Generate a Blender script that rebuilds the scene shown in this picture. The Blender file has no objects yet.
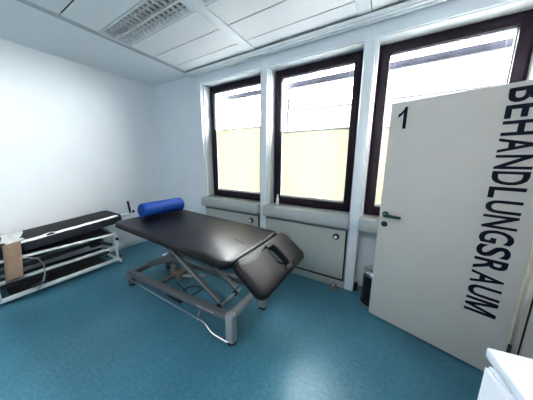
import bpy, bmesh, math, random
from mathutils import Vector, Matrix
random.seed(7)
S = bpy.context.scene
C = S.collection
PI = math.pi

# ------------------------------------------------------------------ materials
def nt(name):
    m = bpy.data.materials.new(name); m.use_nodes = True
    n = m.node_tree.nodes; l = m.node_tree.links
    return m, n, l, n['Principled BSDF']

def mat(name, col, rough=0.5, metal=0.0, var=0.05, scale=8.0, bump=0.0, bscale=60.0, spec=0.5, coat=0.0):
    """procedural: noise-modulated base colour, optional bump"""
    m, n, l, b = nt(name)
    tc = n.new('ShaderNodeTexCoord')
    nz = n.new('ShaderNodeTexNoise'); nz.inputs['Scale'].default_value = scale; nz.inputs['Detail'].default_value = 4
    l.new(tc.outputs['Object'], nz.inputs['Vector'])
    rp = n.new('ShaderNodeValToRGB')
    lo = [max(0, c * (1 - var)) for c in col]; hi = [min(1, c * (1 + var)) for c in col]
    rp.color_ramp.elements[0].position = 0.3; rp.color_ramp.elements[0].color = (*lo, 1)
    rp.color_ramp.elements[1].position = 0.7; rp.color_ramp.elements[1].color = (*hi, 1)
    l.new(nz.outputs['Fac'], rp.inputs['Fac']); l.new(rp.outputs['Color'], b.inputs['Base Color'])
    b.inputs['Roughness'].default_value = rough; b.inputs['Metallic'].default_value = metal
    b.inputs['Specular IOR Level'].default_value = spec
    b.inputs['Coat Weight'].default_value = coat
    if bump > 0:
        n2 = n.new('ShaderNodeTexNoise'); n2.inputs['Scale'].default_value = bscale; n2.inputs['Detail'].default_value = 3
        l.new(tc.outputs['Object'], n2.inputs['Vector'])
        bp = n.new('ShaderNodeBump'); bp.inputs['Strength'].default_value = bump; bp.inputs['Distance'].default_value = 0.003
        l.new(n2.outputs['Fac'], bp.inputs['Height']); l.new(bp.outputs['Normal'], b.inputs['Normal'])
    return m

M = {}
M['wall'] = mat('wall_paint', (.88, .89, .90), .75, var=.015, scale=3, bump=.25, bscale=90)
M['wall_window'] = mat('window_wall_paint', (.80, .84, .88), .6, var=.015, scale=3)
M['pillar'] = mat('pillar_paint', (.84, .87, .91), .45, var=.01)
M['reveal'] = mat('reveal_paint', (.86, .88, .90), .5, var=.01)
M['ceil_strip'] = mat('ceiling_plaster', (.87, .885, .90), .8, var=.01, bump=.1)
M['ceil_panel'] = mat('ceiling_panel', (.90, .91, .92), .6, var=.02, scale=2)
M['ceil_gap'] = mat('ceiling_gap', (.12, .12, .13), .8)
M['profile'] = mat('ceiling_profile', (.80, .83, .86), .4, var=.02)
M['profile_grey'] = mat('grey_profile', (.52, .54, .56), .4, var=.03)
M['rail'] = mat('rail_metal', (.88, .90, .92), .4, var=.05)
M['frame'] = mat('dark_bronze_frame', (.020, .013, .022), .5, var=.15, spec=.25)
M['sill'] = mat('sill_stone', (.50, .53, .53), .5, var=.03)
M['cover'] = mat('cover_panel', (.50, .505, .48), .5, var=.02)
M['cover_dark'] = mat('cover_groove', (.30, .31, .33), .5)
M['gap'] = mat('dark_gap', (.03, .03, .03), .8)
M['door'] = mat('door_laminate', (.70, .655, .615), .5, var=.015, scale=4)
M['door_edge'] = mat('door_edge', (.74, .69, .58), .5)
M['green'] = mat('green_handle', (.004, .060, .045), .3, var=.1)
M['ink'] = mat('navy_lettering', (.006, .012, .03), .6, var=.05, spec=.2)
M['steel'] = mat('steel', (.62, .63, .65), .28, metal=1, var=.04)
M['bar_steel'] = mat('dull_steel', (.58, .59, .61), .3, metal=1, var=.04)
M['chrome'] = mat('chrome', (.80, .81, .83), .12, metal=1, var=.02)
M['vinyl'] = mat('black_vinyl', (.006, .005, .009), .33, var=.2, scale=6, bump=.35, bscale=140, spec=.42)
M['vinyl_head'] = mat('headrest_vinyl', (.009, .008, .011), .42, var=.2, scale=6, bump=.35, bscale=140, spec=.35)
M['vinyl_dull'] = mat('couch_vinyl', (.026, .026, .034), .55, var=.2, bump=.3, bscale=140, spec=.35)
M['vinyl_side'] = mat('couch_vinyl_side', (.010, .010, .022), .5, var=.2)
M['blue'] = mat('blue_roll_cover', (.006, .050, .235), .55, var=.12, scale=12, bump=.2, bscale=80, spec=.25)
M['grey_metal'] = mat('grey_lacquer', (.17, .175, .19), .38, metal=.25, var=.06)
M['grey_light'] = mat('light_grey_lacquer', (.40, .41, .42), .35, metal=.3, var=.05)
M['dark_metal'] = mat('dark_metal', (.05, .05, .055), .4, metal=.5, var=.1)
M['white_metal'] = mat('white_lacquer', (.74, .75, .74), .35, var=.03)
M['dull_metal'] = mat('dull_grey_metal', (.22, .23, .24), .5, metal=.3, var=.1)
M['rubber'] = mat('rubber', (.02, .02, .022), .7)
M['beige'] = mat('motor_plastic', (.17, .15, .12), .5, var=.15)
M['white_plastic'] = mat('white_plastic', (.82, .83, .84), .35, var=.02)
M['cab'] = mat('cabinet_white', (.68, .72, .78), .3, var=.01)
M['cab_shadow'] = mat('cabinet_shade', (.45, .49, .56), .4, var=.01)  # cabinet white darkened, shade under the top and at the plinth
M['paper'] = mat('paper', (.82, .82, .78), .8, var=.05, scale=20, bump=.6, bscale=30)
M['tan'] = mat('tan_cloth', (.30, .21, .15), .85, var=.12, scale=10, bump=.5, bscale=60)
M['bin'] = mat('bin_black', (.018, .019, .025), .3, var=.1)
M['baseboard'] = mat('baseboard_white', (.78, .81, .83), .5, var=.01)
M['louver'] = mat('louver_aluminium', (.82, .83, .84), .35, metal=.25, var=.05)
M['lamp_in'] = mat('lamp_interior', (.22, .21, .19), .4, metal=.1, var=.15)
M['tube'] = mat('lamp_tube', (.86, .86, .84), .4)
M['ext_metal'] = mat('exterior_guide_metal', (.085, .080, .105), .5, var=.1)
M['ext_wall'] = mat('facade_render', (.024, .027, .028), .8, var=.1)
M['ext_glass'] = mat('facade_glass', (.011, .022, .025), .5, var=.2)
M['ext_ground'] = mat('yard_asphalt', (.09, .09, .09), .9, var=.2)

def floor_mat():
    m, n, l, b = nt('floor_linoleum')
    tc = n.new('ShaderNodeTexCoord')
    a = n.new('ShaderNodeTexNoise'); a.inputs['Scale'].default_value = 26; a.inputs['Detail'].default_value = 8; a.inputs['Roughness'].default_value = .7
    c = n.new('ShaderNodeTexNoise'); c.inputs['Scale'].default_value = 2.2; c.inputs['Detail'].default_value = 3
    mp = n.new('ShaderNodeMapping'); mp.inputs['Scale'].default_value = (1, 2.0, 1)
    l.new(tc.outputs['Object'], mp.inputs['Vector'])
    l.new(mp.outputs['Vector'], a.inputs['Vector']); l.new(tc.outputs['Object'], c.inputs['Vector'])
    r = n.new('ShaderNodeValToRGB')
    e = r.color_ramp.elements
    e[0].position = .3; e[0].color = (.060, .205, .290, 1)
    e[1].position = .72; e[1].color = (.125, .330, .425, 1)
    l.new(a.outputs['Fac'], r.inputs['Fac'])
    mx = n.new('ShaderNodeMixRGB'); mx.blend_type = 'MULTIPLY'; mx.inputs['Fac'].default_value = .35
    l.new(r.outputs['Color'], mx.inputs['Color1']); l.new(c.outputs['Fac'], mx.inputs['Color2'])
    l.new(mx.outputs['Color'], b.inputs['Base Color'])
    b.inputs['Roughness'].default_value = .33
    b.inputs['Specular IOR Level'].default_value = .45
    bp = n.new('ShaderNodeBump'); bp.inputs['Strength'].default_value = .06; bp.inputs['Distance'].default_value = .002
    l.new(a.outputs['Fac'], bp.inputs['Height']); l.new(bp.outputs['Normal'], b.inputs['Normal'])
    return m
M['floor'] = floor_mat()

def glass_mat():
    m = bpy.data.materials.new('window_glass'); m.use_nodes = True
    n = m.node_tree.nodes; l = m.node_tree.links; n.clear()
    o = n.new('ShaderNodeOutputMaterial'); t = n.new('ShaderNodeBsdfTransparent'); g = n.new('ShaderNodeBsdfGlossy')
    g.inputs['Roughness'].default_value = .02
    t.inputs['Color'].default_value = (.96, .98, .98, 1)
    lw = n.new('ShaderNodeLayerWeight'); lw.inputs['Blend'].default_value = .5
    pw = n.new('ShaderNodeMath'); pw.operation = 'POWER'; pw.inputs[1].default_value = 4
    f = n.new('ShaderNodeMath'); f.operation = 'MULTIPLY_ADD'; f.inputs[1].default_value = .5; f.inputs[2].default_value = .04
    l.new(lw.outputs['Facing'], pw.inputs[0]); l.new(pw.outputs[0], f.inputs[0])
    mx = n.new('ShaderNodeMixShader')
    l.new(f.outputs[0], mx.inputs['Fac']); l.new(t.outputs[0], mx.inputs[1]); l.new(g.outputs[0], mx.inputs[2])
    l.new(mx.outputs[0], o.inputs['Surface'])
    return m
M['glass'] = glass_mat()

def blind_mat():
    m = bpy.data.materials.new('pleated_blind_fabric'); m.use_nodes = True
    n = m.node_tree.nodes; l = m.node_tree.links; n.clear()
    o = n.new('ShaderNodeOutputMaterial')
    tc = n.new('ShaderNodeTexCoord'); nz = n.new('ShaderNodeTexNoise'); nz.inputs['Scale'].default_value = 3
    l.new(tc.outputs['Object'], nz.inputs['Vector'])
    r = n.new('ShaderNodeValToRGB')
    k = BLIND_T
    r.color_ramp.elements[0].color = (1.0 * k, .92 * k, .62 * k, 1); r.color_ramp.elements[1].color = (1.0 * k, .96 * k, .72 * k, 1)
    l.new(nz.outputs['Fac'], r.inputs['Fac'])
    t = n.new('ShaderNodeBsdfTranslucent'); d = n.new('ShaderNodeBsdfDiffuse')
    d.inputs['Color'].default_value = (.8, .76, .6, 1)
    l.new(r.outputs['Color'], t.inputs['Color'])
    ad = n.new('ShaderNodeMixShader'); ad.inputs['Fac'].default_value = .5
    l.new(t.outputs[0], ad.inputs[1]); l.new(d.outputs[0], ad.inputs[2]); l.new(ad.outputs[0], o.inputs['Surface'])
    return m
SKY = 46.0
BLIND_T = .095
M['blind'] = blind_mat()

# ------------------------------------------------------------------ mesh helpers (world coordinates)
class MB:
    def __init__(s): s.bm = bmesh.new()
    def box(s, x0, x1, y0, y1, z0, z1, bev=0.0):
        t = bmesh.new()
        v = [t.verts.new((x, y, z)) for x in (x0, x1) for y in (y0, y1) for z in (z0, z1)]
        for f in ((0, 1, 3, 2), (4, 6, 7, 5), (0, 4, 5, 1), (2, 3, 7, 6), (0, 2, 6, 4), (1, 5, 7, 3)):
            t.faces.new([v[i] for i in f])
        if bev: bmesh.ops.bevel(t, geom=t.edges[:], offset=bev, segments=2, affect='EDGES', profile=.5)
        return s.add(t)
    def add(s, t, mt=None):
        if mt is not None: bmesh.ops.transform(t, matrix=mt, verts=t.verts)
        me = bpy.data.meshes.new('_t'); t.to_mesh(me); t.free(); s.bm.from_mesh(me); bpy.data.meshes.remove(me)
        return s
    def bar(s, a, b, w, h, bev=0.004, up=(0, 0, 1)):
        """rectangular bar from a to b; w across, h along up"""
        a = Vector(a); b = Vector(b); d = (b - a); L = d.length; d.normalize()
        u = Vector(up); r = d.cross(u)
        if r.length < 1e-4: u = Vector((1, 0, 0)); r = d.cross(u)
        r.normalize(); u = r.cross(d).normalized()
        t = MB().box(-w / 2, w / 2, 0, L, -h / 2, h / 2, bev).bm
        mt = Matrix((r, d, u)).transposed().to_4x4(); mt.translation = a
        return s.add(t, mt)
    def tube(s, pts, r, n=10, cap=True):
        pts = [Vector(p) for p in pts]; rings = []
        prev = None
        for i, p in enumerate(pts):
            d = (pts[min(i + 1, len(pts) - 1)] - pts[max(i - 1, 0)]).normalized()
            if prev is None:
                u = Vector((0, 0, 1)) if abs(d.z) < .9 else Vector((1, 0, 0))
            else: u = prev
            a = d.cross(u).normalized(); u = a.cross(d).normalized(); prev = u
            rr = r[i] if isinstance(r, (list, tuple)) else r
            rings.append([s.bm.verts.new(p + (a * math.cos(k * 2 * PI / n) + u * math.sin(k * 2 * PI / n)) * rr) for k in range(n)])
        for A, B in zip(rings, rings[1:]):
            for k in range(n): s.bm.faces.new((A[k], A[(k + 1) % n], B[(k + 1) % n], B[k]))
        if cap:
            s.bm.faces.new(rings[0][::-1]); s.bm.faces.new(rings[-1])
        return s
    def lathe(s, c, prof, n=28, axis=(0, 0, 1)):
        """prof: (radius, height) list; closed with caps"""
        t = bmesh.new(); rings = []
        for r, z in prof:
            rings.append([t.verts.new((r * math.cos(k * 2 * PI / n), r * math.sin(k * 2 * PI / n), z)) for k in range(n)])
        for A, B in zip(rings, rings[1:]):
            for k in range(n): t.faces.new((A[k], A[(k + 1) % n], B[(k + 1) % n], B[k]))
        t.faces.new(rings[0][::-1]); t.faces.new(rings[-1])
        q = Vector((0, 0, 1)).rotation_difference(Vector(axis)).to_matrix().to_4x4(); q.translation = Vector(c)
        return s.add(t, q)
    def quadstrip(s, A, B):
        va = [s.bm.verts.new(p) for p in A]; vb = [s.bm.verts.new(p) for p in B]
        for i in range(len(A) - 1): s.bm.faces.new((va[i], va[i + 1], vb[i + 1], vb[i]))
        return s
    def build(s, name, m, parent=None, smooth=True, mt=None):
        bm = s.bm
        if mt is not None: bmesh.ops.transform(bm, matrix=mt, verts=bm.verts)
        bmesh.ops.recalc_face_normals(bm, faces=bm.faces)
        if parent is not None:
            inv = WORLD[parent.name].inverted()
            bmesh.ops.transform(bm, matrix=inv, verts=bm.verts)
            WM = WORLD[parent.name]
        else: WM = Matrix()
        me = bpy.data.meshes.new(name); bm.to_mesh(me); bm.free()
        if smooth:
            for p in me.polygons: p.use_smooth = True
            try: me.set_sharp_from_angle(angle=math.radians(35))
            except Exception: pass
        me.materials.append(m)
        o = bpy.data.objects.new(name, me); C.objects.link(o)
        if parent is not None: o.parent = parent
        WORLD[o.name] = WM
        return o
WORLD = {}

def empty(name, loc, rotz=0):
    o = bpy.data.objects.new(name, None); C.objects.link(o)
    o.location = loc; o.rotation_euler = (0, 0, rotz); o.empty_display_size = .1
    WORLD[o.name] = Matrix.Translation(loc) @ Matrix.Rotation(rotz, 4, 'Z')
    return o
def tag(o, label, cat, group=None):
    o['label'] = label; o['category'] = cat
    if group: o['group'] = group
    return o
def thing(name, label, cat, loc, rotz=0, group=None): return tag(empty(name, loc, rotz), label, cat, group)
def struct(o, label=None):
    o['kind'] = 'structure'
    if label: o['label'] = label
    return o

def rrect(L, W, rc, inset, n=8):
    """rounded rectangle 0..L x 0..W inset inwards"""
    r = max(rc - inset, .004); pts = []
    x0, x1, y0, y1 = inset, L - inset, inset, W - inset
    for cx, cy, a0 in ((x1 - r, y1 - r, 0), (x0 + r, y1 - r, PI / 2), (x0 + r, y0 + r, PI), (x1 - r, y0 + r, 1.5 * PI)):
        for k in range(n + 1):
            a = a0 + k * PI / 2 / n
            pts.append((cx + r * math.cos(a), cy + r * math.sin(a)))
    out = []
    for i in range(len(pts)):                       # subdivide the straight runs
        a = pts[i]; b = pts[(i + 1) % len(pts)]
        out.append(a)
        if math.hypot(b[0] - a[0], b[1] - a[1]) > .08:
            for k in range(1, 6): out.append((a[0] + (b[0] - a[0]) * k / 6, a[1] + (b[1] - a[1]) * k / 6))
    return out
def pad(L, W, T, rc=.05, re=.03, hole=None, crown=.006):
    """upholstered slab 0..L,0..W,0..T; hole=(cx,cy,ax,ay) elongated opening"""
    bm = bmesh.new(); loops = []
    def ring(pts, z): loops.append([bm.verts.new((x, y, z)) for x, y in pts])
    seg = 5
    for k in range(seg + 1):
        a = k * PI / 2 / seg; ring(rrect(L, W, rc, re * (1 - math.sin(a)) * .6), re * .6 * (1 - math.cos(a)))
    for k in range(seg + 1):
        a = k * PI / 2 / seg; ring(rrect(L, W, rc, re * (1 - math.cos(a))), T - re + re * math.sin(a))
    ring(rrect(L, W, rc, re * 2.2), T + crown)
    if hole:
        cx, cy, ax, ay = hole
        base = rrect(L, W, rc, 0)
        def el(k):
            out = []
            for x, y in base:
                t = math.atan2((y - cy) / ay, (x - cx) / ax); p = 2.6
                c, s_ = math.cos(t), math.sin(t)
                out.append((cx + ax * k * math.copysign(abs(c) ** (2 / p), c), cy + ay * k * math.copysign(abs(s_) ** (2 / p), s_)))
            return out
        rad = .018
        for k in range(seg + 1):
            a = k * PI / 2 / seg; ring(el(1 + (rad / min(ax, ay)) * (1 - math.sin(a))), T + crown - rad + rad * math.cos(a) if True else 0)
        ring(el(1), .004); ring(el(1.2), 0)
        pairs = list(zip(loops, loops[1:])) + [(loops[-1], loops[0])]
    else:
        pairs = list(zip(loops, loops[1:]))
        bm.faces.new(loops[0][::-1]); bm.faces.new(loops[-1])
    for A, B in pairs:
        n = len(A)
        for k in range(n): bm.faces.new((A[k], A[(k + 1) % n], B[(k + 1) % n], B[k]))
    mb = MB(); mb.bm.free(); mb.bm = bm
    return mb
def frame_matrix(o, ex, ey):
    ex = Vector(ex).normalized(); ey = Vector(ey); ez = ex.cross(ey).normalized(); ey = ez.cross(ex)
    mt = Matrix((ex, ey, ez)).transposed().to_4x4(); mt.translation = Vector(o); return mt

# ------------------------------------------------------------------ dimensions
H = 2.86; XR = 4.782; YB = -4.3
PW = .10                                           # pillar width
PX = [1.128, 2.346, 3.564, 4.782]                  # left edges of the pillars
ZS = .93; ZT = 2.71                                # sill top, soffit
YF = .18                                           # window frame plane

# ------------------------------------------------------------------ room shell
struct(MB().box(-.2, XR + 1.9, YB - .2, .5, -.1, 0).build('floor', M['floor'], smooth=False))
struct(MB().box(-.2, 0, YB, .5, 0, H).build('wall_left', M['wall'], smooth=False))
struct(MB().box(-.2, XR + .2, YB - .2, YB, 0, H).build('wall_rear', M['wall'], smooth=False))
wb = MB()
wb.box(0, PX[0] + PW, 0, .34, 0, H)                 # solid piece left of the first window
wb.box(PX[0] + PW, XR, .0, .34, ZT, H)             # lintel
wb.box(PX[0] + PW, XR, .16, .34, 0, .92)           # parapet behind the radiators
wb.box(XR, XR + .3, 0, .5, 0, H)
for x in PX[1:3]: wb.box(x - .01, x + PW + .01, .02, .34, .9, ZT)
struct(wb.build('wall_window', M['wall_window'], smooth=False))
for i, x in enumerate(PX[1:3]):
    struct(MB().box(x, x + PW, -.006, .05, 0, ZT + .04, .006).build('trim_%d' % (i + 1), M['pillar']), 'white pillar between the windows')
struct(MB().box(XR - .006, XR + .01, .0, .12, 0, ZT + .1, .002).build('trim_3', M['pillar']))
# right wall with the doorway (hinge side at y=-.57)
DY0, DY1 = -1.47, -.565
wr = MB()
wr.box(XR, XR + .2, YB, DY0, 0, H); wr.box(XR, XR + .2, DY1, 0, 0, H); wr.box(XR, XR + .2, DY0, DY1, 2.03, H)
struct(wr.build('wall_right', M['wall'], smooth=False))
tf = MB()                                          # steel door frame around the opening
for y0, y1 in ((DY1 - .035, DY1 + .05), (DY0 - .05, DY0 + .02)):
    tf.box(XR - .018, XR + .215, y0, y1, 0, 2.06, .003)
tf.box(XR - .018, XR + .215, DY0 - .05, DY1 + .05, 2.015, 2.07, .003)
fr = struct(tf.build('trim_4', M['door'], smooth=False), 'steel door frame')
MB().box(XR - .024, XR - .012, DY1 - .012, DY1 - .004, .01, 2.0).build('gasket', M['rubber'], fr)
cr = MB()
cr.box(XR + 1.6, XR + 1.7, YB, .5, 0, H); cr.box(XR + .2, XR + 1.7, .3, .4, 0, H); cr.box(XR + .2, XR + 1.7, YB - .1, YB, 0, H)
struct(cr.build('wall_corridor', M['wall'], smooth=False))
bb = MB().box(.0, .014, YB, 0, 0, .075, .004)
struct(bb.build('baseboard_left', M['baseboard']))
struct(MB().box(.014, PX[0] + PW, -.014, 0, 0, .075, .004).build('baseboard_window', M['baseboard']))

# ceiling: plaster strip, metal profiles, narrow panels with shadow gaps
ceil = struct(MB().box(-.2, XR + 1.8, YB - .2, .5, H + .03, H + .15).build('ceiling', M['ceil_gap'], smooth=False))
MB().box(0, 1.02, YB, 0, H, H + .04).build('plaster_strip', M['ceil_strip'], ceil, smooth=False)
MB().box(1.02, 1.04, YB, 0, H - .003, H + .04).build('edge_profile', M['profile_grey'], ceil, smooth=False)
MB().box(1.04, 1.085, YB, 0, H - .010, H + .04).build('edge_profile', M['profile_grey'], ceil, smooth=False)
BANDS = [(2.248, 2.36), (3.507, 3.619)]
for a, b in BANDS:
    mb = MB().box(a, b, YB, 0, H - .008, H + .04)
    mb.build('cross_profile', M['profile'], ceil, smooth=False)
BAYS = [(1.09, 2.243), (2.365, 3.502), (3.624, XR)]
SEAM = [-.03 - .303 * k for k in range(15)]
LAMP_ROW = 3                                       # the lamp sits in strip -.94..-1.24
for bi, (a, b) in enumerate(BAYS):
    mb = MB()
    mb.box(a, b, -.028, 0, H, H + .03)
    for k in range(14):
        if bi < 2 and k == LAMP_ROW: continue
        mb.box(a, b, SEAM[k + 1] + .006, SEAM[k] - .006, H, H + .006)
    mb.build('ceiling_panels', M['ceil_panel'], ceil, smooth=False)
MB().box(XR, XR + 1.8, YB, .3, H, H + .04).build('corridor_ceiling', M['ceil_panel'], ceil, smooth=False)

# curtain rail under the ceiling along the window wall
rail = thing('curtain_rail', 'white three-channel curtain rail under the ceiling above the windows', 'curtain rail', (2.9, -.08, H - .04))
MB().box(1.07, XR, -.140, -.025, H - .016, H - .001, .002).build('channel', M['dull_metal'], rail)
for y, hw in ((-.137, .006), (-.095, .015), (-.040, .020)): MB().box(1.07, XR, y - hw, y + hw, H - .042, H - .0155, .0015).build('rib', M['rail'], rail)
for x in (1.085, 2.31, 2.34, 2.55, 3.53, 3.56, 3.60): MB().box(x, x + .022, -.13, -.1, H - .052, H - .036, .002).build('glider', M['white_plastic'], rail)

# ------------------------------------------------------------------ windows
def window(i, xa, xb, blind_top, blabel, has_handle):
    w = struct(empty('window_%d' % i, ((xa + xb) / 2, YF, ZS)))
    # white reveal board around the frame
    rv = MB()
    rv.box(xa, xa + .022, .05, YF + .06, ZS, ZT); rv.box(xb - .010, xb, .05, YF + .06, ZS, ZT); rv.box(xa, xb, .021, YF + .06, ZT - .012, ZT + .01)
    rv.build('reveal', M['reveal'], w, smooth=False)
    x0, x1, z0, z1 = xa + .022, xb - .010, ZS - .005, ZT - .012
    f = MB(); a = .05
    f.box(x0, x0 + a, YF, YF + .08, z0, z1, .003); f.box(x1 - a, x1, YF, YF + .08, z0, z1, .003)
    f.box(x0 + a - .002, x1 - a + .002, YF + .001, YF + .08, z0, z0 + a, .003); f.box(x0 + a - .002, x1 - a + .002, YF + .001, YF + .08, z1 - a, z1, .003)
    f.build('window_frame', M['frame'], w)
    s = MB(); p, q, y = x0 + .028, x1 - .028, YF - .022; zb, zt = z0 + .028, z1 - .028; b = .072
    s.box(p, p + b, y, YF + .06, zb, zt, .004); s.box(q - b, q, y, YF + .06, zb, zt, .004)
    s.box(p + b - .002, q - b + .002, y + .001, YF + .06, zb, zb + b, .004); s.box(p + b - .002, q - b + .002, y + .001, YF + .06, zt - b, zt, .004)
    s.build('sash', M['frame'], w)
    gx0, gx1, gz0, gz1 = p + b, q - b, zb + b, zt - b
    g = MB(); g.box(gx0 - .01, gx1 + .01, YF + .034, YF + .040, gz0 - .01, gz1 + .01); g.build('pane', M['glass'], w, smooth=False)
    bd = MB()                                       # light glazing bead
    e = .008
    bd.box(gx0, gx0 + e, YF + .008, YF + .033, gz0, gz1); bd.box(gx1 - e, gx1, YF + .008, YF + .033, gz0, gz1)
    bd.box(gx0, gx1, YF + .008, YF + .033, gz1 - e, gz1); bd.box(gx0, gx1, YF + .008, YF + .033, gz0, gz0 + e)
    bd.build('glazing_bead', M['profile_grey'], w, smooth=False)
    if has_handle:
        h = MB().box((xa + xb) / 2 + .05, (xa + xb) / 2 + .09, y - .02, y + .002, z0 + .035, z0 + .06, .004)
        h.bar(((xa + xb) / 2 + .0, y - .03, z0 + .046), ((xa + xb) / 2 + .14, y - .03, z0 + .040), .018, .018, .005)
        h.build('handle', M['frame'], w)
    # exterior guide frame for the sun screen
    ex = MB()
    Y = .46
    ex.box(xa + .07, xb + .06, Y, Y + .05, 2.560, 2.635, .003)
    ex.box(xa + .075, xb + .06, Y + .06, Y + .07, 2.525, 2.535)
    ex.box(xa + .07, xa + .10, Y, Y + .05, .8, 2.57, .003); ex.box(xb + .03, xb + .06, Y, Y + .05, .8, 2.57, .003)
    ex.build('outer_guide', M['ext_metal'], w)
    # pleated blind between sash sides
    bl = thing('pleated_blind', blabel, 'blind', ((xa + xb) / 2, YF + .02, gz0), 0, 'pleated window blinds')
    mb = MB(); n = int((blind_top - gz0 - .02) / .018)
    A, B = [], []
    for k in range(n + 1):
        z = gz0 + .02 + (blind_top - gz0 - .03) * k / n; yy = YF + .020 + (.001 if k % 2 else -.001)
        A.append((gx0 + .010, yy, z)); B.append((gx1 - .010, yy, z))
    mb.quadstrip(A, B); mb.build('fabric', M['blind'], bl, smooth=False)
    MB().box(gx0 + .010, gx1 - .010, YF + .010, YF + .030, blind_top - .012, blind_top, .002).build('top_rail', M['profile_grey'], bl)
    MB().box(gx0 + .010, gx1 - .010, YF + .006, YF + .030, gz0 + .006, gz0 + .024, .002).build('bottom_rail', M['profile_grey'], bl)
    for xx in (gx0 + .05, gx1 - .05): MB().tube([(xx, YF + .02, blind_top), (xx, YF + .02, gz1)], .0008, 5).build('cord', M['white_plastic'], bl)
    return gx0, gx1
for i in range(3):
    window(i + 1, PX[i] + PW, PX[i + 1] if i < 2 else XR - .005, (2.035, 1.925, 1.90)[i],
           ('cream pleated blind half drawn in the leftmost window', 'cream pleated blind half drawn in the middle window',
            'cream pleated blind mostly hidden behind the open door')[i], i == 1)

# sill and radiator covers
for i in range(3):
    xa = PX[i] + PW; xb = PX[i + 1] if i < 2 else XR
    sl = MB().box(xa, xb, -.0935, YF + .02, ZS - .14, ZS - .004, .005)
    if i == 0: sl.box(xa - .0, xa + .02, -.0935, 0, ZS - .14, ZS - .004)
    struct(sl.build('trim_%d' % (5 + i), M['sill']), 'window sill board')
for i in range(2):
    xa, xb = PX[i] + PW, PX[i + 1]
    cv = thing('radiator_cover', ('grey panelled radiator cover with a knob under the leftmost window', 'grey panelled radiator cover with a knob under the middle window')[i], 'radiator cover', ((xa + xb) / 2, .0, 0), 0, 'radiator covers under the windows')
    MB().box(xa + .004, xb - .004, 0, .10, .0, .785, .002).build('casing', M['cover'], cv)
    MB().box(xa + .004, xb - .004, -.018, -.002, .745, .789).build('top_strip', M['cover_dark'], cv)
    MB().box(xa + .022, xb - .030, -.022, -.002, .125, .735, .004).build('panel', M['cover'], cv)
    MB().box(xa + .016, xb - .012, -.006, -.0005, .095, .740).build('shadow_gap', M['gap'], cv)
    kx, kz = (2.205, .66) if i == 0 else (3.432, .655)
    kn = MB().lathe((kx, -.022, kz), [(.036, 0), (.036, .014), (.028, .020)], axis=(0, -1, 0)).build('valve_knob', M['rubber'], cv)
    MB().lathe((kx, -.040, kz), [(.018, 0), (.018, .020), (.014, .026)], axis=(0, -1, 0)).build('knob_head', M['white_plastic'], kn)

# heating pipe stubs at the foot of the second pillar
pp = thing('heating_pipe', 'dark heating pipe running along the floor beside the second pillar', 'pipe', (3.72, .1, 0))
MB().tube([(3.67, .04, .045), (3.70, .06, .045), (4.2, .09, .045), (4.77, .09, .045)], .014).build('flow_pipe', M['dull_metal'], pp)
MB().tube([(3.69, .04, .10), (3.69, .04, .0)], .018).build('riser', M['rubber'], pp)

# door stop
ds = thing('door_stop', 'grey rubber door stop on the floor before the radiator cover', 'door stop', (3.452, -.07, 0))
MB().lathe((3.452, -.07, 0), [(.040, 0), (.040, .012), (.034, .016), (.034, .050), (.030, .056)]).build('rubber_buffer', M['dull_metal'], ds)
MB().lathe((3.452, -.07, .056), [(.020, 0), (.016, .008)]).build('cap', M['steel'], ds)

# slim white bottle on the sill
bt = thing('spray_bottle', 'slim white bottle on the sill at left of the middle window', 'bottle', (2.60, .05, ZS - .004))
MB().lathe((2.60, .05, ZS - .004), [(.018, 0), (.022, .006), (.022, .095), (.012, .115)]).build('body', M['white_plastic'], bt)
MB().lathe((2.60, .05, ZS + .111), [(.012, 0), (.012, .03), (.008, .036)]).build('cap', M['white_plastic'], bt)

# ------------------------------------------------------------------ open door
DA = -.2844; DX, DYY = 3.858, -.3005; DW = .885
droot = struct(empty('door_1', (DX, DYY, 0), DA))
DM = WORLD[droot.name]                             # local x along the leaf, -y towards the camera
MB().box(0, DW, 0, .042, .012, 2.012, .003).build('door_leaf', M['door'], droot, mt=DM)
MB().box(DW, DW + .016, .004, .038, .012, 2.012, .002).build('hinge_edge', M['door_edge'], droot, mt=DM)
for z in (.22, 1.78):
    h = MB().lathe((DW + .018, -.004, z), [(.009, 0), (.009, .09)]).build('hinge', M['dark_metal'], droot, mt=DM)
ro = MB().lathe((.052, 0, 1.06), [(.027, 0), (.027, .009), (.022, .012)], axis=(0, -1, 0)).build('handle_rosette', M['green'], droot, mt=DM)
MB().tube([(.052, -.008, 1.06), (.052, -.045, 1.06), (.060, -.056, 1.06), (.075, -.060, 1.06), (.17, -.058, 1.058), (.182, -.052, 1.058)], [.012, .013, .014, .014, .013, .012], 12).build('door_handle', M['green'], droot, mt=DM)
lk = MB().lathe((.052, 0, .968), [(.026, 0), (.026, .008), (.021, .011)], axis=(0, -1, 0)).build('lock_rosette', M['green'], droot, mt=DM)
MB().box(.048, .056, -.0125, -.010, .955, .981).build('keyhole', M['rubber'], lk, mt=DM)

def text_mesh(txt, off=0.0, shear=0.0):
    cu = bpy.data.curves.new('_txt', 'FONT'); cu.body = txt; cu.size = 1; cu.offset = off; cu.extrude = .004; cu.shear = shear
    cu.resolution_u = 4
    o = bpy.data.objects.new('_txt', cu); C.objects.link(o)
    dg = bpy.context.evaluated_depsgraph_get(); dg.update()
    me = bpy.data.meshes.new_from_object(o.evaluated_get(dg))
    bpy.data.objects.remove(o); bpy.data.curves.remove(cu)
    t = bmesh.new(); t.from_mesh(me); bpy.data.meshes.remove(me)
    xs = [v.co.x for v in t.verts]; ys = [v.co.y for v in t.verts]
    return t, min(xs), max(xs), min(ys), max(ys)
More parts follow.
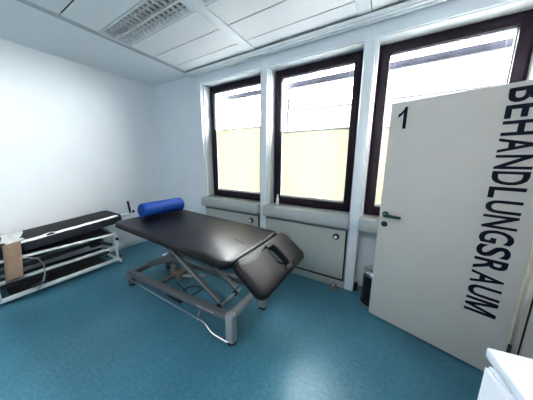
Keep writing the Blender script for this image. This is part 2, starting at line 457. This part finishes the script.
# word reads downwards: text x -> -z, text y -> +door x ; each letter fitted to its own slot
mb = MB()
word = 'BEHANDLUNGSRAUM'
wid = dict(B=1.0, E=.92, H=1.04, A=1.06, N=1.04, D=1.02, L=.86, U=1.02, G=1.08, S=1.0, R=1.04, M=1.32)
gapw = .17
tot = sum(wid[c] for c in word) + gapw * (len(word) - 1)
ztop, zbot, bx0, bx1 = 1.980, .448, .655, .815
k = (ztop - zbot) / tot; z = ztop
for ch in word:
    if ch == 'M':
        t = bmesh.new(); xa, xb, ya, yb = 0, 1, 0, 1
        PM = [(0, 0), (0, 1), (.24, 1), (.5, .30), (.76, 1), (1, 1), (1, 0), (.83, 0), (.83, .74), (.575, 0), (.425, 0), (.17, .74), (.17, 0)]
        va = [[t.verts.new((u, q, d)) for u, q in PM] for d in (.004, -.004)]
        for qd in ((0, 1, 11, 12), (1, 2, 3, 11), (11, 3, 9, 10), (10, 9, 3, 3), (3, 8, 9, 9), (3, 4, 8, 8), (4, 5, 8, 8), (5, 6, 7, 8)):
            idx = list(dict.fromkeys(qd))
            for side in (0, 1):
                try: t.faces.new([va[side][q_] for q_ in (idx if side else idx[::-1])])
                except ValueError: pass
        for i in range(len(PM)): t.faces.new((va[0][i], va[0][(i + 1) % len(PM)], va[1][(i + 1) % len(PM)], va[1][i]))
    else: t, xa, xb, ya, yb = text_mesh(ch, .019)
    w = wid[ch] * k
    for v in t.verts:
        u = (v.co.x - xa) / (xb - xa); q = (v.co.y - ya) / (yb - ya); dep = v.co.z
        v.co = Vector((bx0 + q * (bx1 - bx0), -.0012 - (.0008 if dep > 0 else -.0008), z - u * w))
    mb.add(t); z -= w + gapw * k
mb.build('lettering', M['ink'], droot, smooth=False, mt=DM)
one = bmesh.new()                                  # numeral with a flag stroke
P1 = [(.62, 0), (1, 0), (1, 1), (.74, 1), (.60, .88), (.30, .76), (.0, .68), (.0, .53), (.33, .62), (.62, .74)]
va = [[one.verts.new((.060 + u * .062, yy, 1.80 + q * .17)) for u, q in P1] for yy in (-.002, -.0004)]
one.faces.new(va[0]); one.faces.new(va[1][::-1])
for k in range(len(P1)): one.faces.new((va[0][k], va[0][(k + 1) % len(P1)], va[1][(k + 1) % len(P1)], va[1][k]))
bmesh.ops.triangulate(one, faces=one.faces[:])
MB().add(one).build('room_number', M['ink'], droot, smooth=False, mt=DM)

# ------------------------------------------------------------------ treatment table (black, grey scissor base)
TT = thing('treatment_table', 'black treatment table on grey scissor-lift base with lowered headrest', 'treatment table', (2.08, -1.05, 0))
zL, zR, xL, xR_, yN, yFr = .848, .797, 1.285, 2.965, -1.425, -.585
TH = .062
Lx = math.hypot(xR_ - xL, zL - zR)
ex = Vector((xR_ - xL, 0, zR - zL))
mt = frame_matrix((xL, yN, zL - TH), ex, (0, 1, 0))
top = pad(Lx, yFr - yN, TH, .08, .028).build('table_top', M['vinyl'], TT, mt=mt)
# short crease on the upholstery
cr_ = MB().tube([mt @ Vector((1.43, .40, TH + .006)), mt @ Vector((1.50, .375, TH + .0065)), mt @ Vector((1.575, .36, TH + .006))], .0035, 6)
cr_.build('crease', M['gap'], top)
MB().box(.06, Lx - .06, .07, yFr - yN - .07, -.035, -.001, .004).build('top_frame', M['dark_metal'], TT, mt=mt)
# headrest
hmt = frame_matrix((2.970, -1.400, .770), (.245, 0, -.185), (0, 1, 0))
hd = pad(.340, .815, .062, .075, .028, hole=(.170, .455, .122, .062)).build('headrest', M['vinyl_head'], TT, mt=hmt)
MB().bar((2.80, -1.18, .735), (3.05, -1.18, .70), .03, .03).bar((2.80, -.80, .735), (3.05, -.80, .70), .03, .03).bar((2.99, -1.25, .715), (2.99, -.73, .715), .03, .025).build('headrest_bracket', M['dark_metal'], TT)
# base frame
b = MB()
b.bar((1.29, -1.30, .155), (2.88, -1.30, .240), .055, .062, .008); b.build('base_beam', M['grey_metal'], TT)
b = MB(); b.bar((1.29, -.80, .155), (2.88, -.80, .240), .055, .062, .008); b.build('base_beam', M['grey_metal'], TT)
MB().bar((2.885, -1.30, .250), (2.885, -.80, .250), .06, .055, .008).build('cross_beam', M['grey_light'], TT)
MB().bar((1.29, -1.30, .162), (1.29, -.80, .162), .06, .06, .008).build('cross_beam', M['grey_metal'], TT)
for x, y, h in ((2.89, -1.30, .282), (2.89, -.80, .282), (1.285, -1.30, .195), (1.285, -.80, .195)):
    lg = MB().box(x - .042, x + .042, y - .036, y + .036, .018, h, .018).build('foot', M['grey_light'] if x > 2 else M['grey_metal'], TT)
    MB().lathe((x, y, 0), [(.036, 0), (.038, .010), (.032, .024)]).build('foot_pad', M['rubber'], lg)
# scissor arms
for y in (-1.14, -.89):
    MB().bar((1.32, y + .045, .19), (2.44, y + .045, .705), .045, .085, .006).build('scissor_arm', M['grey_metal'], TT)
    a = MB().bar((2.62, y, .175), (1.50, y, .742), .035, .050, .006).build('scissor_arm', M['grey_metal'], TT)
    MB().bar((2.63, y - .020, .188), (1.62, y - .020, .708), .010, .018, .002).build('arm_edge', M['grey_light'], a)
    MB().lathe((2.625, y - .035, .150), [(.026, -.012), (.026, .012)], axis=(0, 1, 0)).build('roller', M['rubber'], TT)
    MB().bar((1.48, y - .03, .752), (1.48, y + .03, .752), .06, .04).build('lift_bracket', M['dark_metal'], TT)
    MB().bar((2.44, y + .01, .728), (2.44, y + .08, .728), .06, .04).build('lift_bracket', M['dark_metal'], TT)
MB().tube([(2.625, -1.27, .15), (2.625, -.83, .15)], .012).build('roller_shaft', M['steel'], TT)
MB().tube([(1.95, -1.19, .495), (1.95, -.80, .495)], .020).build('pivot_shaft', M['grey_metal'], TT)
# lift motor
mo = MB().box(1.72, 1.92, -1.08, -.97, .13, .23, .014).build('motor', M['beige'], TT)
MB().tube([(1.92, -1.03, .18), (2.30, -1.03, .30)], .016).build('spindle', M['grey_light'], mo)
MB().box(1.74, 1.82, -1.07, -1.00, .231, .30, .01).build('control_box', M['dull_metal'], mo)
MB().bar((1.80, -1.30, .165), (1.80, -.80, .165), .05, .03).build('motor_crossbar', M['grey_metal'], TT)
MB().box(1.30, 1.37, -.90, -.82, .185, .245, .008).build('socket_box', M['white_plastic'], TT)
# foot control bar
MB().tube([(1.255, -1.365, .140), (1.29, -1.375, .143), (2.63, -1.375, .145), (2.66, -1.375, .138), (2.72, -1.372, .085), (2.76, -1.37, .072), (2.87, -1.350, .045), (2.89, -1.338, .040)], .0065, 10).build('foot_control_bar', M['bar_steel'], TT)
for x, z in ((1.40, .155), (2.56, .215)):
    MB().bar((x, -1.32, z), (x, -1.375, .144), .02, .012).build('bar_bracket', M['grey_metal'], TT)
cb = MB()
pts = []
for k in range(29):
    a = k / 28 * 1.7 * PI; pts.append((2.10 + .17 * math.cos(a), -1.02 + .12 * math.sin(a), .010))
pts = [(1.82, -1.05, .06), (1.95, -1.04, .012), (2.1, -1.1, .010)] + pts[8:]
cb.tube(pts, .006, 6).build('cable', M['rubber'], TT)
MB().bar((2.50, -1.3285, .222), (2.72, -1.3285, .234), .001, .014, 0).build('nameplate', M['grey_light'], TT)
# foot switch on the floor
fs = thing('foot_switch', 'black foot switch on the floor inside the treatment table base', 'foot switch', (1.98, -1.17, 0))
MB().box(1.86, 2.10, -1.215, -1.135, 0, .022, .006).build('base_plate', M['rubber'], fs)
MB().box(1.88, 1.97, -1.21, -1.14, .022, .036, .004).build('pedal', M['dark_metal'], fs)
MB().box(1.99, 2.08, -1.21, -1.14, .022, .036, .004).build('pedal', M['dark_metal'], fs)

# blue roll
RL = thing('bolster_roll', 'blue cylindrical bolster lying across the left end of the treatment table', 'bolster', (1.42, -.95, .84))
r_ = .088
A = Vector((1.455, -1.20, .848 + r_ + .006)); Bv = Vector((1.475, -.66, .848 + r_ + .006))
L = (Bv - A).length
MB().lathe(A, [(.030, 0), (.066, .003), (.080, .010), (.087, .024), (r_, .05), (r_, L - .05), (.087, L - .024), (.080, L - .010), (.066, L - .003), (.030, L)], 36, axis=(Bv - A)).build('cover', M['blue'], RL)
MB().lathe(A, [(.060, -.002), (.060, .004)], 28, axis=(Bv - A)).build('end_disc', M['blue'], RL)

# ------------------------------------------------------------------ therapy couch along the left wall
CO = thing('examination_couch', 'black padded couch on white tubular frame along the left wall', 'couch', (.33, -1.68, 0))
sl = .095                                          # rise of the pad per metre along y
def ct(y): return .655 + sl * (y + 2.0)
pm = frame_matrix((.60, -2.03, ct(-2.03) - .115), (0, 1, sl), (-1, 0, 0))
pd = pad(1.03, .53, .115, .09, .03).build('mattress', M['vinyl_dull'], CO, mt=pm)
pm2 = frame_matrix((.60, -2.60, .535), (0, 1, .01), (-1, 0, 0))
pad(.55, .53, .10, .06, .03).build('head_section', M['vinyl_dull'], CO, mt=pm2)
def tubebar(y0, y1, x, z0, z1, s=.03, h=None): return MB().bar((x, y0, z0), (x, y1, z1), s, h or s, .004)
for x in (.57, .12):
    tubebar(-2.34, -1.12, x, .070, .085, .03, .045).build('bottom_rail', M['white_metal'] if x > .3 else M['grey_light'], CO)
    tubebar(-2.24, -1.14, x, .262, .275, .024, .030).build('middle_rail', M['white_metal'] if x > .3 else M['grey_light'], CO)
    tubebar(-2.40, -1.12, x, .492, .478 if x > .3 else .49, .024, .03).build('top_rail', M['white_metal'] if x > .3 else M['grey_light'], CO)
    MB().bar((x, -2.225, .07), (x, -2.225, .275), .026, .03).build('upright', M['white_metal'], CO)
    MB().bar((x, -1.14, .07), (x, -1.14, .50), .028, .028).build('upright', M['white_metal'], CO)
    lg = MB().box(x - .014, x + .014, -1.125, -1.095, .018, .105, .004).build('foot', M['white_metal'], CO)
    MB().lathe((x, -1.11, 0), [(.017, 0), (.019, .008), (.016, .02)]).build('foot_pad', M['rubber'], lg)
    lg = MB().box(x - .014, x + .014, -2.33, -2.30, .018, .08, .004).build('foot', M['white_metal'], CO)
    MB().lathe((x, -2.315, 0), [(.017, 0), (.019, .008), (.016, .02)]).build('foot_pad', M['rubber'], lg)
    MB().box(x - .02, x + .02, -1.12, -1.10, .09, .14, .005).build('corner_cap', M['rubber'], CO)
for y, z in ((-1.14, .08), (-2.225, .08), (-1.14, .48), (-2.225, .27)):
    MB().bar((.12, y, z), (.57, y, z), .028, .028).build('cross_rail', M['white_metal'], CO)
# lift linkage and mechanism in the middle
for xx in (.22, .46): MB().bar((xx, -2.2, .33), (xx, -1.25, .40), .03, .04).build('lift_arm', M['dark_metal'], CO)
for xx in (.22, .46): MB().bar((xx, -1.2, .19), (xx, -2.2, .17), .03, .03).build('lift_arm', M['dark_metal'], CO)
MB().box(.10, .54, -2.4, -1.16, .455, .485).build('support_plate', M['dark_metal'], CO)
MB().box(.16, .50, -2.15, -1.25, .055, .075).build('base_plate', M['dark_metal'], CO)
MB().box(.40, .48, -1.40, -1.28, .33, .43, .01).build('actuator', M['dark_metal'], CO)
MB().tube([(.44, -1.34, .40), (.50, -1.16, .30)], .02).build('crank', M['dark_metal'], CO)
MB().lathe((.59, -1.13, .40), [(.02, 0), (.02, .02)], axis=(1, 0, 0)).build('knob', M['rubber'], CO)
cw = MB()
cw.tube([(.60, -2.04, .475), (.62, -1.98, .475), (.625, -1.92, .44), (.62, -1.885, .36), (.62, -1.885, .26), (.615, -1.91, .16), (.60, -1.95, .09), (.595, -1.97, .06)], .007, 8).build('cable', M['grey_light'], CO)
MB().tube([(.595, -1.87, .20), (.60, -1.93, .14), (.60, -2.0, .13)], .02, 8).build('cable_plug', M['dark_metal'], CO)
# upright lever at the far end
lv = MB().box(.33, .41, -1.02, -.84, .655, .695, .008); lv = lv.build('lever_mount', M['white_plastic'], CO)
MB().bar((.37, -.97, .62), (.37, -.9, .68), .05, .03).build('lever_bracket', M['white_metal'], lv)
MB().tube([(.37, -.81, .69), (.37, -.81, .74)], .012).bar((.37, -.81, .72), (.355, -.82, .885), .028, .022, .005).build('lever', M['rubber'], lv)
MB().bar((.37, -.90, .670), (.37, -.80, .685), .03, .02).build('lever_arm', M['white_metal'], lv)
MB().lathe((.41, -.78, .70), [(.018, 0), (.018, .03)]).build('lever_knob', M['rubber'], lv)

# paper on the couch
def top_z(y, off=.010): return ct(y) + off
ps = MB()
A, Bq = [], []
n = 26
for k in range(n + 1):
    y = -2.02 + .94 * k / n
    j = random.uniform(-.008, .008)
    x_in = .578 + random.uniform(-.012, .006) - (.04 if 6 <= k <= 7 else 0)
    A.append((x_in, y, top_z(y, .009))); Bq.append((.603, y, top_z(y, -.012) + j * .4))
ps.quadstrip(A, Bq)
PS = ps.build('paper_strip', M['paper']); tag(PS, 'narrow white paper strip along the near edge of the wall couch', 'paper')
dr = bmesh.new(); rows = []
for i in range(9):
    u = i / 8
    row = []
    for j in range(9):
        v = j / 8
        x = .16 + .455 * v; y = -2.115 + .125 * u + .02 * math.sin(v * 7) + (.05 * (1 - v) if i == 8 else 0)
        base = .655 + .010 if y > -2.04 else .655 - .01 * (1 - u)
        zz = base + .014 + .010 * math.sin(u * 6 + v * 9) + .006 * math.sin(v * 23)
        row.append(dr.verts.new((x, y, zz)))
    rows.append(row)
for a_, b_ in zip(rows, rows[1:]):
    for j in range(8): dr.faces.new((a_[j], a_[j + 1], b_[j + 1], b_[j]))
mb = MB(); mb.bm.free(); mb.bm = dr
PD = mb.build('paper_sheet', M['paper']); tag(PD, 'crumpled white paper sheet across the left end of the wall couch', 'paper')
st = bmesh.new(); rows = []
for i in range(12):
    u = i / 11; z = .668 - .40 * u
    row = []
    for j in range(6):
        v = j / 5
        y = -2.135 + .125 * v - .035 * u
        row.append(st.verts.new((.622 + .012 * math.sin(u * 3) + .004 * math.sin(v * 6), y, z + .01 * v)))
    rows.append(row)
for a_, b_ in zip(rows, rows[1:]):
    for j in range(5): st.faces.new((a_[j], a_[j + 1], b_[j + 1], b_[j]))
mb = MB(); mb.bm.free(); mb.bm = st
TN = mb.build('towel', M['tan']); tag(TN, 'tan cloth strip hanging down the near side of the wall couch', 'cloth')
sd = TN.modifiers.new('thick', 'SOLIDIFY'); sd.thickness = .006; sd.offset = 1

# ------------------------------------------------------------------ waste bin behind the door
BN = thing('waste_bin', 'round black waste bin with chrome rim behind the open door', 'waste bin', (3.885, -.105, 0))
MB().lathe((3.885, -.105, 0), [(.125, 0), (.128, .006), (.128, .024), (.118, .026), (.118, .33), (.119, .34)], 36).build('body', M['bin'], BN)
MB().lathe((3.885, -.105, .34), [(.119, 0), (.122, .004), (.122, .035), (.117, .045), (.10, .06), (.05, .068)], 36).build('lid', M['chrome'], BN)
MB().lathe((3.885, -.105, .0), [(.130, .002), (.131, .012), (.130, .020)], 36).build('base_ring', M['steel'], BN)

# ------------------------------------------------------------------ white cabinet, bottom right
ca = math.radians(9)
CB = thing('cabinet', 'white cabinet with overhanging top in the lower right corner', 'cabinet', (4.194, -1.668, 0), ca)
CM = WORLD[CB.name]                                # local x right, -y towards the camera side
MB().box(0, .42, -.78, 0, .970, 1.0, .003).build('top_board', M['cab'], CB, mt=CM)
MB().box(.006, .405, -.768, -.012, .06, .950, .003).build('carcass', M['cab'], CB, mt=CM)
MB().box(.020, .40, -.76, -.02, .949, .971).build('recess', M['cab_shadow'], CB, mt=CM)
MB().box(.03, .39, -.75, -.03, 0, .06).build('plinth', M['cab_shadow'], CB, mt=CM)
for k_ in range(2):
    d_ = MB().box(-.002, .0055, -.385 - .378 * k_, -.014 - .378 * k_, .07, .945, .002).build('door', M['cab'], CB, mt=CM)
    MB().tube([(-.018, -.345 - .08 * k_, .50), (-.018, -.345 - .08 * k_, .62)], .006).build('handle', M['steel'], d_, mt=CM)

# ------------------------------------------------------------------ louvred ceiling lamps
def lamp(xa, xb, label):
    y0, y1 = SEAM[LAMP_ROW + 1], SEAM[LAMP_ROW]
    t = thing('ceiling_light', label, 'ceiling light', ((xa + xb) / 2, (y0 + y1) / 2, H), 0, 'louvred ceiling lights')
    f = MB(); e = .016
    f.box(xa, xb, y0, y0 + e, H - .006, H + .03); f.box(xa, xb, y1 - e, y1, H - .006, H + .03)
    f.box(xa, xa + .03, y0 + e, y1 - e, H - .006, H + .03); f.box(xb - .03, xb, y0 + e, y1 - e, H - .006, H + .03)
    f.build('frame', M['profile'], t, smooth=False)
    MB().box(xa + .002, xb - .002, y0 + .002, y1 - .002, H + .027, H + .0295).build('tray', M['lamp_in'], t, smooth=False)
    ym = (y0 + y1) / 2
    n = 16
    for k in range(1, n):
        x = xa + .03 + (xb - xa - .06) * k / n
        MB().box(x - .0025, x + .0025, y0 + e, y1 - e, H - .005, H + .026).build('louvre_blade', M['louver'], t, smooth=False)
    sp = MB().box(xa + .03, xb - .03, ym - .008, ym + .008, H - .006, H + .026)
    sp.quadstrip([(xa + .03, y0 + e, H - .004), (xb - .03, y0 + e, H - .004)], [(xa + .03, y0 + .045, H + .026), (xb - .03, y0 + .045, H + .026)])
    sp.quadstrip([(xa + .03, y1 - e, H - .004), (xb - .03, y1 - e, H - .004)], [(xa + .03, y1 - .045, H + .026), (xb - .03, y1 - .045, H + .026)])
    MB().box(xa, xb, y1 + .0005, y1 + .0055, H - .0035, H + .002).build('shadow_joint', M['gap'], t, smooth=False)
    sp.build('reflector', M['louver'], t, smooth=False)
    for yy in ((y0 + ym) / 2, (y1 + ym) / 2):
        MB().tube([(xa + .04, yy, H + .019), (xb - .04, yy, H + .019)], .007, 10).build('tube', M['tube'], t)
lamp(1.087, 2.246, 'louvred ceiling light above the treatment table, nearer the left wall')
lamp(2.362, 3.505, 'louvred ceiling light cut off by the top of the frame')

# ------------------------------------------------------------------ outside
struct(MB().box(-30, 35, .5, 60, -3.2, -3.0).build('ground_outside', M['ext_ground'], smooth=False))
eb = thing('office_building', 'pale building with rows of bluish windows seen through the middle window', 'building', (4, 22, -3))
MB().box(-9, 14, 22, 30, -3, 7.6).build('wall', M['ext_wall'], eb, smooth=False)
MB().box(-9.3, 14.3, 21.7, 30, 7.6, 8.0).build('roof_edge', M['ext_metal'], eb, smooth=False)
for kx in range(11):
    for kz in range(3):
        x = -8.2 + kx * 2.0; zz = -1.6 + kz * 3.0
        MB().box(x, x + 1.5, 21.93, 22.05, zz, zz + 1.7).build('window', M['ext_glass'], eb, smooth=False)

# ------------------------------------------------------------------ light: overcast bright sky through the windows
w = bpy.data.worlds.new('sky'); S.world = w; w.use_nodes = True
n = w.node_tree.nodes; l = w.node_tree.links
bg = n['Background']; bg.inputs['Color'].default_value = (1.0, .985, .99, 1); bg.inputs['Strength'].default_value = SKY
for i, (x, y) in enumerate(((2.2, -3.5), (3.7, -3.6))):  # unseen fill lights added behind the camera to brighten the room
    ld = bpy.data.lights.new('rear_fill', 'AREA'); ld.shape = 'RECTANGLE'; ld.size = 1.3; ld.size_y = .6; ld.energy = 20; ld.color = (1, .99, .97)
    lo = bpy.data.objects.new('rear_fill', ld); C.objects.link(lo); lo.location = (x, y, H - .03)
# ------------------------------------------------------------------ camera
cam = bpy.data.cameras.new('camera'); co = bpy.data.objects.new('camera', cam); C.objects.link(co)
yaw, pit, rol, f = .5379287, .18604668, .0083170, 204.1047
Fv = Vector((-math.sin(yaw) * math.cos(pit), math.cos(yaw) * math.cos(pit), -math.sin(pit)))
R = Vector((math.cos(yaw), math.sin(yaw), 0)); U = R.cross(Fv)
R2 = math.cos(rol) * R + math.sin(rol) * U; U2 = -math.sin(rol) * R + math.cos(rol) * U
mw = Matrix((R2, U2, -Fv)).transposed().to_4x4(); mw.translation = Vector((3.9, -2.43083, 1.52364))
co.matrix_world = mw
cam.sensor_fit = 'HORIZONTAL'; cam.sensor_width = 36; cam.lens = f / 533 * 36; cam.clip_start = .02; cam.clip_end = 200
S.camera = co
S.view_settings.view_transform = 'Standard'; S.view_settings.look = 'None'; S.view_settings.exposure = 0.52; S.view_settings.gamma = 0.82
S.cycles.max_bounces = 16; S.cycles.diffuse_bounces = 10; S.cycles.transparent_max_bounces = 16
S.cycles.caustics_reflective = False; S.cycles.caustics_refractive = False
